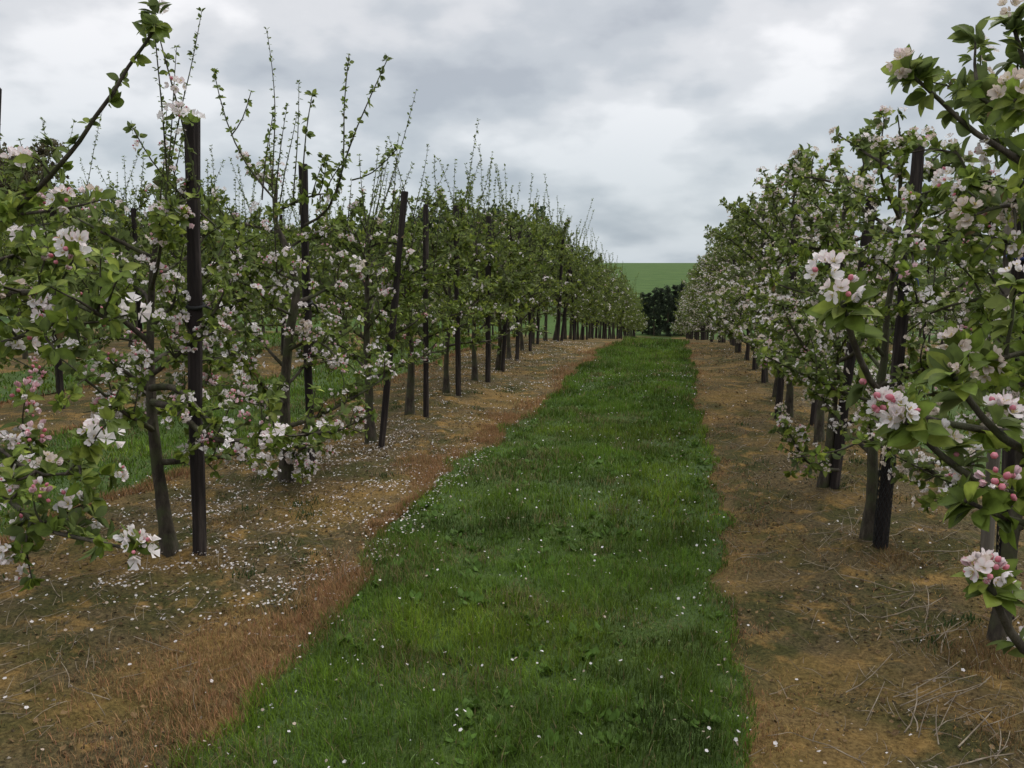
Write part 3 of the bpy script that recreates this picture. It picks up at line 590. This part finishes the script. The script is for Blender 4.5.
# posts
def post_mesh(seed, mat, r=.034, h=2.3):
    rng = np.random.default_rng(seed); n = 9; z = np.linspace(-.1, h, n); pts = np.stack([np.cumsum(rng.normal(0, .003, n)), np.cumsum(rng.normal(0, .003, n)), z], 1); pts = np.vstack([pts, pts[-1] + [0, 0, .008]])
    rad = r * (1 + .05 * rng.normal(0, 1, n + 1)); rad[-1] = r * .85
    V, P = tube(pts, rad, 10, rough=.06, rng=rng); mb = MB(); mb.add(V, P); return mb.mesh('post', mat, colour=False, smooth=False)
POSTS = [post_mesh(i, M_POST) for i in range(3)]; GREY = post_mesh(9, M_GREYPOST, .036, 1.9)
def tie_mesh(mat):
    a = np.linspace(0, 2 * pi, 15); V, P = tube(np.stack([.040 * np.cos(a), .040 * np.sin(a), .012 * np.sin(a)], 1), np.full(15, .011), 6, cap=False); mb = MB(); mb.add(V, P)
    V, P = tube(np.array([[.045, 0, 0], [.07, .01, -.02], [.085, .015, -.07]]), [.008, .009, .006], 5); mb.add(V, P); return mb.mesh('tie', mat, colour=False)
TIE_BLUE, TIE_BLACK = tie_mesh(M_BLUE), tie_mesh(M_BLACK)
def net_mesh():
    mb = MB()
    for sgn in (-1, 1):
        for k in range(12):
            t = np.linspace(0, 1, 22); a = k * 2 * pi / 12 + sgn * t * 5; V, P = tube(np.stack([.042 * np.cos(a), .042 * np.sin(a), .0 + .55 * t], 1), np.full(22, .0022), 3); mb.add(V, P)
    return mb.mesh('netting', M_BLACK, colour=False)
NET = net_mesh()
def post(x, y, label, group, lean=(0, 0), h=1.0, tie=None, net=False, grey=False, tz=1.3, w=None):
    o = obj('wooden_post', GREY if grey else POSTS[_rp.randrange(3)], loc=base_at(x, y), rot=(-lean[1], lean[0], _rp.uniform(-.4, .4)))
    w_ = _rp.uniform(.78, 1.02) if w is None else w; o.scale = (w_, w_, h); tag(o, label, 'post', group)
    if tie: obj('tie', tie, o, (0, 0, tz))
    if net: obj('netting', NET, o, (0, 0, .01))
    return o

def gp(px, py, z=0.04):
    d = _f + _r * (px - 512) / F_PX + _u * (384 - py) / F_PX; return EYE + d * ((z - EYE[2]) / d[2])
def post2(bx, by, tx, ty, label, group, **kw):     # a post standing where the photo shows its foot, leaning as its top shows
    p = gp(bx, by); q = at(tx, ty, p[1]); H = q[2] - float(gz(p[0], p[1])); post(p[0], p[1], label, group, lean=((q[0] - p[0]) / H, 0), h=H / 2.3, **kw)
# -------- the row with tall bare shoots (to the left of the grass path)
G_T1, G_P1 = 'apple trees in the row with tall bare shoots', 'posts of the row with tall bare shoots'
ORD = ['first', 'second', 'third', 'fourth', 'fifth', 'sixth', 'seventh', 'eighth', 'ninth', 'tenth', 'eleventh', 'twelfth', 'thirteenth', 'fourteenth', 'fifteenth', 'sixteenth', 'seventeenth', 'eighteenth']
DY = 0.0
def px_path(b, pts): return np.array([at(p[0], p[1], p[2] + DY) - b for p in pts])

# A: partly outside the frame, one long branch rising across the sky
DY = -.45; b = base_at(-2.78, 2.75); t = Tree(11, 'whip'); t.grow(1.7, 13, whips=0, lean=(-.03, .0), lat=.10, gap=.045, low=.85)
q = t.limb(px_path(b, [(-40, 265, 3.2), (0, 222, 3.0), (38, 190, 2.9), (62, 162, 2.85), (80, 142, 2.83), (95, 116, 2.8), (114, 93, 2.8), (128, 66, 2.8), (144, 46, 2.8), (156, 26, 2.78)]), .0095, .0042, 7)
t.spurs(q[:5], .05, .2); t.spurs(q[5:], .075, .0, .95); t.lateral(q[:7], .1, .05, .14); t.sp += [(q[-1], np.array([.1, 0, 1]), 1.15), (q[-1] + [.01, 0, .03], np.array([-.3, 0, 1]), 1.0), (q[-1] + [.0, 0, .05], np.array([.3, -.2, 1]), .9)]
q = t.limb(px_path(b, [(10, 215, 3.0), (40, 212, 2.9), (70, 208, 2.8), (100, 200, 2.75)]), .006, .003, 5); t.spurs(q, .08, .4, 1.1)
q = t.limb(px_path(b, [(-30, 300, 3.2), (20, 290, 2.9), (60, 296, 2.75), (110, 320, 2.7)]), .016, .005, 6); t.spurs(q, .06, .2); t.lateral(q, .1, .12, .3)
q = t.limb(px_path(b, [(-40, 350, 3.1), (0, 345, 2.8), (35, 330, 2.7), (68, 320, 2.65)]), .01, .004, 6); t.spurs(q, .06, .1); t.lateral(q, .12, .1, .25)
q = t.limb(px_path(b, [(-60, 440, 3.1), (0, 490, 2.7), (40, 530, 2.55), (80, 538, 2.5), (135, 550, 2.45)]), .011, .004, 6); t.spurs(q, .05, .3, 1.1); t.lateral(q, .12, .08, .2)
q = t.limb(px_path(b, [(-30, 420, 3.0), (20, 470, 2.7), (70, 480, 2.6), (90, 440, 2.6)]), .007, .003, 5); t.spurs(q, .07, .2); t.lateral(q, .12, .08, .2)
SHOW = [(45, 495), (140, 560), (126, 538), (20, 437), (75, 250), (66, 190), (85, 188), (20, 345), (42, 372), (70, 262), (12, 300), (60, 500), (38, 300), (100, 7), (30, 170), (75, 415), (55, 330), (75, 395), (20, 380), (50, 440)]
near_tree(t, b, 'apple tree at the near end of the whippy row, long branch across the sky', G_T1, blossom=.23, n_parts=100, kinds=(.84, .06, .10), b=b, show=SHOW)
post2(-22, 668, 6, 84, 'dark post at the near end of the whippy row, cut by the frame', G_P1)

# B: trunk beside the tall black post
DY = -.6; b = base_at(*gp(172, 556)[:2]); t = Tree(12, 'whip')
tr = px_path(b, [(172, 560, 4.75), (165, 520, 4.75), (156, 460, 4.75), (151, 400, 4.75), (150, 340, 4.78), (152, 270, 4.8), (160, 215, 4.8)]); tr[0, 2] = 0
t.grow(trunk=tr, limbs=15, whips=4, r0=.04, lat=.085, gap=.05)
for pts, r in (([(151, 388, 4.72), (172, 385, 4.65), (190, 400, 4.6), (205, 418, 4.55), (216, 424, 4.5)], .021), ([(152, 402, 4.72), (175, 408, 4.6), (195, 428, 4.5), (213, 441, 4.45), (240, 441, 4.4), (290, 436, 4.35), (335, 432, 4.3)], .020)):
    q = t.limb(px_path(b, pts), r, .009, 7); t.spurs(q, .07, .4); t.lateral(q, .11, .12, .3, start=.45)
q = t.limb(px_path(b, [(200, 210, 4.7), (190, 150, 4.65), (172, 85, 4.6), (157, 28, 4.6)]), .007, .003, 5); t.sp += [(q[3], np.array([0, -.5, 1]), 1.2), (q[3] + [-.03, 0, 0], np.array([-.6, -.5, .6]), 1.2), (q[3] + [.05, 0, -.02], np.array([.8, -.5, .5]), 1.2)]; t.spurs(q, .09, .0, .8)
q = t.limb(px_path(b, [(215, 225, 4.8), (180, 195, 4.75), (150, 160, 4.7), (133, 128, 4.7)]), .006, .003, 5); t.spurs(q, .07, .1, .9)
q = t.limb(px_path(b, [(165, 230, 4.8), (175, 200, 4.8), (178, 180, 4.8), (165, 150, 4.8)]), .006, .003, 5); t.spurs(q, .06, .1, .7)
SHOW = [(160, 300), (205, 380), (240, 380), (270, 440), (245, 425), (240, 455), (262, 468), (208, 340), (222, 350), (190, 345), (240, 362), (232, 320), (150, 275), (110, 300), (175, 92), (188, 95), (120, 355), (145, 362), (180, 330), (215, 440), (105, 262), (230, 400), (135, 340)]
near_tree(t, b, 'apple tree with two bent limbs in front of the tallest black post', G_T1, blossom=.23, n_parts=100, kinds=(.84, .06, .10), b=b, show=SHOW)
post2(200, 555, 190, 118, 'tallest black post, standing close in front of the tree with two bent limbs', G_P1, tie=TIE_BLACK, tz=1.35, w=1.08)

# C: stubby trunk with blossom low to the ground
DY = -.46; b = base_at(*gp(287, 482)[:2]); t = Tree(13, 'whip')
tr = px_path(b, [(287, 484, 6.2), (286, 450, 6.2), (284, 400, 6.2), (288, 340, 6.2), (298, 290, 6.2), (288, 250, 6.2), (274, 222, 6.2), (276, 190, 6.2)]); tr[0, 2] = 0
t.grow(trunk=tr, limbs=15, whips=4, r0=.046, lat=.08, low=.35, gap=.05)
q = t.limb(px_path(b, [(305, 225, 6.2), (330, 212, 6.15), (342, 170, 6.1), (355, 130, 6.1), (388, 58, 6.1)]), .011, .003, 5); t.spurs(q, .055, .1, .95)
q = t.limb(px_path(b, [(335, 200, 6.15), (345, 160, 6.1), (343, 110, 6.1), (349, 55, 6.1)]), .007, .003, 5); t.spurs(q, .05, .0, .6)
q = t.limb(px_path(b, [(352, 180, 6.1), (372, 175, 6.1), (398, 148, 6.0)]), .006, .003, 5); t.spurs(q, .07, .1, .8)
q = t.limb(px_path(b, [(300, 215, 6.2), (303, 170, 6.15), (306, 130, 6.1), (312, 96, 6.1)]), .007, .003, 5); t.spurs(q, .08, .1, 1.0)
q = t.limb(px_path(b, [(275, 200, 6.2), (245, 165, 6.2), (225, 120, 6.2), (214, 72, 6.2)]), .008, .003, 5); t.spurs(q, .06, .2, .7)
q = t.limb(px_path(b, [(231, 136, 6.2), (243, 120, 6.2), (251, 92, 6.2)]), .005, .003, 5); t.spurs(q, .05, .1, .7)
q = t.limb(px_path(b, [(262, 200, 6.2), (265, 160, 6.2), (273, 115, 6.2)]), .006, .003, 5); t.spurs(q, .05, .2, .8)
for pts in ([(287, 440, 6.2), (300, 452, 6.1), (318, 440, 6.0), (352, 424, 5.9), (372, 415, 5.85)], [(286, 425, 6.2), (275, 430, 6.05), (262, 445, 5.95), (250, 452, 5.9)], [(286, 445, 6.2), (300, 460, 6.1), (312, 468, 6.0)]):
    q = t.limb(px_path(b, pts), .013, .005, 6); t.spurs(q, .05, .1); t.lateral(q, .08, .08, .2)
SHOW = [(272, 410), (280, 440), (313, 465), (320, 425), (345, 450), (335, 420), (305, 345), (320, 285), (355, 300), (345, 290), (300, 270), (250, 300), (210, 275), (290, 320), (265, 330), (330, 380), (360, 415), (342, 362), (355, 420), (300, 330), (312, 350), (275, 300), (240, 280), (310, 445), (298, 430)]
near_tree(t, b, 'apple tree on a stubby thick trunk with pink blossom hanging close to the ground', G_T1, blossom=.24, n_parts=100, kinds=(.84, .06, .10), b=b, show=SHOW)
post2(312, 472, 303, 165, 'dark post among the branches of the stubby thick trunked tree', G_P1, tie=TIE_BLACK)

# D and E, then copies
SHOW = []; DY = 0.0
b = base_at(-2.5, 7.1); t = Tree(15, 'whip').grow(1.8, 15, whips=8, low=.55, lat=.08, gap=.048); near_tree(t, b, 'apple tree whose trunk hides behind the black leaning post', G_T1, blossom=.09, n_parts=70, kinds=(.84, .06, .10), b=b, show=SHOW)
post2(381, 448, 403, 190, 'black post leaning towards the grass path, its foot bare on the soil', G_P1)
b = base_at(*gp(410, 416)[:2]); t = Tree(16, 'whip').grow(1.8, 16, whips=9, low=.72, lat=.075, gap=.046, lean=(-.03, 0)); near_tree(t, b, 'apple tree on a thin trunk flared at its foot, beside a slim post', G_T1, blossom=.07, n_parts=60, kinds=(.84, .06, .10), b=b, show=SHOW)
post2(426, 418, 425, 205, 'slim upright dark post next to the thin trunk flared at its foot', G_P1)
Ys = [9.85 + 1.38 * i for i in range(35)]
for i, y in enumerate(Ys):
    x = ROWS[3] + _rp.gauss(.08, .05) + min(.4, max(0, y - 18) * .018); far_ = i > 9
    lab = 'leafy apple tree with tall shoots in the far half of the whippy row' if far_ else f'{ORD[i + 5]} apple tree from the near end of the row with tall bare shoots'
    row_tree(WHIP, x, y, lab, G_T1 if not far_ else 'far trees of the whippy row')
    post(x + _rp.gauss(.14, .05), y - .1, 'dark post in the far half of the whippy row' if far_ else f'{ORD[i + 5]} dark post from the near end of the row with tall bare shoots', G_P1 if not far_ else 'far posts of the whippy row', lean=(_rp.gauss(.02, .03), 0), h=_rp.uniform(.86, .97))

# -------- the bushy, thickly flowering row (to the right of the grass path)
G_T2, G_P2 = 'apple trees in the thickly flowering row', 'posts of the thickly flowering row'
def near_cluster(t, pts, r0, r1, end_kind, leafsize=1.2, gap=.09, fl=True):
    q = t.limb(px_path(b, pts), r0, r1, 8); t.spurs(q, gap, .25, 1.1)
    d = unit(q[-1] - q[-2]); t.sp += [(q[-1] - d * .01, d, leafsize), (q[-1] - d * .03, unit(d + [.3, -.4, .3]), leafsize), (q[-1] - d * .02, unit(d + [-.4, -.2, .2]), leafsize)]
    if fl: HAND.append((q[-1] + d * .02, unit(d + np.array([0, -.8, .2])), end_kind))
    return q
HAND = []
DY = .28; b = base_at(1.5, 2.3); t = Tree(31, 'spur')
t.grow(1.9, 6, whips=0, lat=.2, reach=.5)
near_cluster(t, [(1120, 480, 1.75), (1050, 462, 1.65), (1000, 440, 1.55), (965, 395, 1.5), (952, 372, 1.48)], .011, .005, 'faded', 1.2, fl=False)
near_cluster(t, [(1100, 520, 1.75), (1010, 500, 1.6), (955, 468, 1.5), (925, 440, 1.45), (905, 420, 1.42)], .011, .005, 'fresh', 1.1)
near_cluster(t, [(1080, 440, 1.85), (980, 430, 1.7), (900, 415, 1.55), (868, 380, 1.45), (852, 340, 1.38), (843, 302, 1.33)], .009, .005, 'fresh', 1.12)
near_cluster(t, [(1150, 700, 1.45), (1060, 670, 1.35), (1020, 650, 1.28), (1000, 612, 1.24), (988, 580, 1.22)], .012, .006, 'fresh', 1.12)
near_cluster(t, [(1120, 540, 1.6), (1060, 530, 1.5), (1010, 520, 1.42), (985, 510, 1.4), (965, 500, 1.4)], .008, .004, 'fresh', 1.2, fl=False)
near_cluster(t, [(1110, 540, 1.6), (1070, 520, 1.5), (1035, 505, 1.45), (1008, 490, 1.42)], .007, .004, 'bud', .9)
near_cluster(t, [(1090, 240, 2.1), (1050, 190, 2.05), (1015, 155, 2.0), (975, 135, 1.98), (940, 100, 1.95), (908, 72, 1.92)], .011, .004, 'faded', 1.1, gap=.05)
near_cluster(t, [(1080, 200, 2.1), (1055, 140, 2.05), (1035, 90, 2.0), (1020, 50, 2.0), (1012, 20, 2.0)], .009, .004, 'faded', 1.1, gap=.05)
near_cluster(t, [(1060, 160, 1.8), (1035, 120, 1.7), (1015, 100, 1.65)], .006, .004, 'fresh', 1.2, fl=False)
for pts in ([(1060, 235, 2.2), (1030, 205, 2.1), (1000, 205, 2.05), (975, 215, 2.0)], [(1070, 130, 2.2), (1040, 110, 2.1), (1010, 120, 2.05), (985, 100, 2.0), (965, 88, 2.0)], [(1060, 360, 1.9), (1020, 350, 1.8), (985, 365, 1.75), (960, 350, 1.7)]):
    q = t.limb(px_path(b, pts), .009, .004, 6); t.spurs(q, .05, .05, 1.1); t.lateral(q, .1, .08, .2, start=.1)
root = near_tree(t, b, 'apple tree outside the frame, its branches with the largest blossom reaching in', G_T2, blossom=.25, n_parts=78, kinds=(.34, .6, .06), leaf=.05)
_rh = np.random.default_rng(9)
for p, d, k in HAND:                       # the large flower clusters at the branch tips; open buds are pieces of their own
    for j in range(1 + (k == 'fresh')):
        off = _rh.normal(0, .035, 3) * j; c = obj('blossom_cluster', CLUSTER[k][_rh.integers(len(CLUSTER[k]))], root); c.location = p + off; c.rotation_mode = 'QUATERNION'; c.rotation_quaternion = frame_to(d + off * 15, _rh); c.scale = (.92,) * 3
    if k == 'bud' or p[2] < 1.3:
        for _ in range(5):
            mb = MB(); ax = unit(d + _rh.normal(0, .6, 3)); put_bud(mb, _rh, np.zeros(3), np.array([0, 0, 1.]), .0075); o = obj('bud', mb.mesh('bud', M_PETAL), c); o.location = _rh.normal(0, .02, 3) + np.array([0, 0, .035]); o.rotation_euler = (_rh.normal(0, .5), _rh.normal(0, .5), 0)


b = base_at(at(1003, 620, 3.75)[0], 3.78); t = Tree(32, 'spur').grow(1.85, 13, whips=0, reach=.85, lean=(.02, 0), r0=.034, lat=.13, gap=.036)
DY = 0.0
for pts in ([(1040, 215, 3.7), (1000, 190, 3.6), (960, 182, 3.5), (915, 196, 3.4)], [(1030, 250, 3.7), (985, 235, 3.55), (945, 232, 3.4), (905, 245, 3.3)], [(1035, 190, 3.7), (1005, 150, 3.65), (980, 118, 3.6), (962, 92, 3.6)],
            [(1000, 235, 3.7), (975, 200, 3.7), (965, 165, 3.7), (955, 150, 3.7)]):
    q = t.limb(px_path(b, pts), .012, .004, 6); t.spurs(q, .035, .05); t.lateral(q, .07, .1, .26, start=.1, sp_gap=.045)
near_tree(t, b, 'flowering apple tree beside the dark post with a blue tie, cut by the frame', G_T2, blossom=.33, n_parts=100, kinds=(.34, .6, .06))
post2(1004, 618, 1020, 198, 'dark post with a blue tie at the edge of the frame, foot among pruned twigs', G_P2, tie=TIE_BLUE, tz=2.0, net=True)
post(at(999, 400, 4.5)[0], 4.5, 'grey weathered stake behind the dark post with a blue tie', G_P2, lean=(.0, 0), h=.92, grey=True)
b = base_at(*gp(866, 540)[:2]); t = Tree(33, 'spur').grow(2.05, 18, whips=0, low=.4, lean=(.03, 0), reach=1.0, r0=.033, lat=.125, gap=.034)
near_tree(t, b, 'flowering apple tree on a stout mossy trunk touching the leaning net wrapped post', G_T2, blossom=.36, n_parts=100, kinds=(.34, .6, .06))
post2(880, 547, 917, 143, 'leaning post wrapped in black netting beside a stout mossy trunk', G_P2, tie=TIE_BLUE, tz=1.58, net=True)
b = base_at(*gp(822, 488)[:2]); t = Tree(34, 'spur').grow(2.1, 18, whips=0, low=.4, reach=1.0, r0=.034, lat=.125, gap=.034)
DY = 0.0
q = t.limb(px_path(b, [(838, 470, 6.1), (815, 468, 5.9), (800, 455, 5.7), (786, 425, 5.6)]), .013, .006, 6); t.spurs(q, .05, .2); t.lateral(q, .06, .08, .22)
near_tree(t, b, 'flowering apple tree with one low limb hooking out over the brown strip', G_T2, b=b, show=[(783, 425), (790, 440), (800, 455), (810, 405), (777, 410), (800, 420), (795, 450), (786, 400), (806, 440)], blossom=.36, n_parts=100, kinds=(.34, .6, .06))
post2(834, 490, 872, 195, 'dark post beside the low hooked limb, leaning away from the grass path', G_P2)
b = base_at(1.3, 7.6); t = Tree(35, 'spur').grow(2.05, 18, whips=0, low=.4, reach=1.0, r0=.034, lat=.125, gap=.034)
near_tree(t, b, 'fifth apple tree along the thickly flowering row, behind the low hooked limb', G_T2, blossom=.36, n_parts=70, kinds=(.34, .6, .06))
post2(812, 425, 834, 212, 'dark post slanting between two trunks behind the low hooked limb', G_P2)
Yr = [9.0 + 1.38 * i for i in range(36)]
for i, y in enumerate(Yr):
    x = ROWS[4] + _rp.gauss(.0, .06); far_ = i > 8
    lab = 'small looking apple tree in the far half of the thickly flowering row' if far_ else f'{ORD[i + 5]} apple tree along the thickly flowering row with cream blossom'
    row_tree(SPUR, x, y, lab, G_T2 if not far_ else 'far trees of the thickly flowering row')
    post(x + _rp.gauss(-.0, .05), y - .12, 'dark post in the far half of the thickly flowering row' if far_ else f'{ORD[i + 5]} dark post along the thickly flowering row', G_P2 if not far_ else 'far posts of the thickly flowering row', lean=(_rp.gauss(.01, .03), 0), h=_rp.uniform(.9, 1.0))

# -------- rows further to either side
for row, y0, y1, protos, nm in ((2, 5.4, 40, WHIP, 'second row, seen through the whippy row'), (1, 9.5, 40, WHIP, 'third row, beyond two grass paths'), (0, 14, 40, WHIP, 'fourth row, the outermost one behind the whippy row'),
                                (5, 10.5, 40, SPUR, 'row seen through the thickly flowering row'), (6, 20, 40, SPUR, 'outermost row behind the thickly flowering row')):
    y = y0; i = 0
    while y < y1:
        x = ROWS[row] + _rp.gauss(0, .06)
        row_tree(protos, x, y, f'apple tree in the {nm}', f'apple trees of the {nm}')
        if row in (2, 5) and (i % 2 == 0 or y < 12): post(x + _rp.gauss(.1, .06), y - .1, f'dark post in the {nm}', f'posts of the {nm}', lean=(_rp.gauss(0, .03), 0), h=_rp.uniform(.93, 1.02))
        y += 1.4; i += 1

# ------------------------------------------------------------------ beyond the orchard: dark conifers and a line of trees
def crown_tree(seed, H, W, trunk_h, n, col, size, conifer=False):
    rng = np.random.default_rng(seed); root = bpy.data.objects.new('conifer' if conifer else 'broadleaf_tree', None); C.objects.link(root)
    mb = MB(); V, P = tube(np.array([[0, 0, -.3], [.02 * H, 0, H * .4], [0, .01 * H, H * .9]]), [H * .022, H * .015, H * .004], 7); mb.add(V, P); tips = []
    for i in range(16 if not conifer else 26):
        z = trunk_h + (H * .9 - trunk_h) * (i / 16 if not conifer else i / 26); az = i * 2.4 + rng.uniform(-.4, .4)
        f = (z - trunk_h) / (H - trunk_h); L = W * (1.05 - f) if conifer else W * (math.sqrt(max(.05, 1 - (2 * f - .75) ** 2 / 1.6))) * rng.uniform(.7, 1.1)
        d = np.array([cos(az), sin(az), (.1 if conifer else rng.uniform(.2, .9))]); d = unit(d) * L; q = np.array([[0, 0, z], d * .5 + [0, 0, z - .0], d + [0, 0, z + .1 * L]])
        V, P = tube(q, [H * .008, H * .005, H * .002], 4); mb.add(V, P)
        for _ in range(5): tips.append((q[0] + (q[2] - q[0]) * rng.uniform(.35, 1.05) + rng.normal(0, .12 * W, 3), W * rng.uniform(.12, .30)))
    obj('trunk', mb.mesh('trunk', M_BARK, colour=False), root)
    tp = np.array([a for a, _ in tips]); tr = np.array([r for _, r in tips]); k = rng.integers(0, len(tips), n)
    pos = tp[k] + unit(rng.normal(0, 1, (n, 3))) * (tr[k] * rng.random(n) ** .45)[:, None]
    Y = unit(rng.normal(0, 1, (n, 3)) + np.array([0, 0, .3])); Z = unit(np.cross(Y, rng.normal(0, 1, (n, 3)))); X = np.cross(Y, Z)
    c = np.asarray(col) * rng.uniform(.6, 1.4, (len(tips), 1))[k] * rng.uniform(.7, 1.3, (n, 1))
    V, P, cc = inst(FAR_V, FAR_P, pos, X, Y, Z, size * rng.uniform(.6, 1.3, n), c); ml = MB(); ml.add(V, P, cc); obj('crown', ml.mesh('crown', M_NEEDLE, smooth=False), root); return root
con = [crown_tree(400 + i, 3.9 + .3 * i, .62, .1, 8500, (.042, .056, .034), .085, True) for i in range(2)]
for i, (px, Y, s) in enumerate([(643, 63, .82), (649, 63, .9), (655, 62, .93), (661, 63, 1.0), (668, 62, .97), (675, 63, 1.06), (682, 62, 1.05), (690, 63, 1.1), (699, 62, 1.08)]):
    o = con[i] if i < 2 else copy_tree(con[i % 2]); x = at(px, 300, Y)[0]; o.location = (x, Y, float(gz(x, Y))); o.scale = (s, s, s * (.86 if i % 2 else 1)); o.rotation_euler = (0, 0, i * 1.3)
    tag(o, 'near black conifer standing across the far end of the grass path', 'conifer', 'dark conifers at the end of the grass path')
bro = [crown_tree(420 + i, 8.0, 3.0, 1.2, 12000 if i == 2 else 6500, cc, .2 if i == 2 else .36) for i, cc in enumerate([(.05, .072, .038), (.06, .082, .04), (.075, .066, .035)])]
first = [True] * 3
def far_tree(k, px, Y, py_top, label, group=None):
    x, _, zt = at(px, py_top, Y); z = float(gz(x, Y)); s = max(.3, (zt - z) / 8.0)
    o = bro[k] if first[k] else copy_tree(bro[k]); first[k] = False
    o.location = (x, Y, z); o.scale = (s * 1.15, s * 1.15, s); o.rotation_euler = (0, 0, px * .37); tag(o, label, 'tree', group)
far_tree(2, 6, 38, 146, 'tall brownish tree in young leaf rising over the orchard at the edge of the frame')
far_tree(2, -60, 40, 150, 'brown budded tree half cut by the edge of the frame beyond the orchard')
for i, (px, Y, top) in enumerate([(60, 75, 205), (95, 80, 215), (128, 78, 222), (160, 80, 226), (192, 82, 230), (225, 84, 232), (262, 82, 234), (300, 84, 234), (340, 85, 232), (375, 84, 226), (405, 82, 222), (432, 82, 218), (458, 84, 216), (484, 84, 214), (508, 86, 218), (532, 88, 224)]):
    far_tree(i % 2, px, Y, top, 'dark green tree in the line of trees on the skyline behind the orchard', 'line of trees behind the orchard')
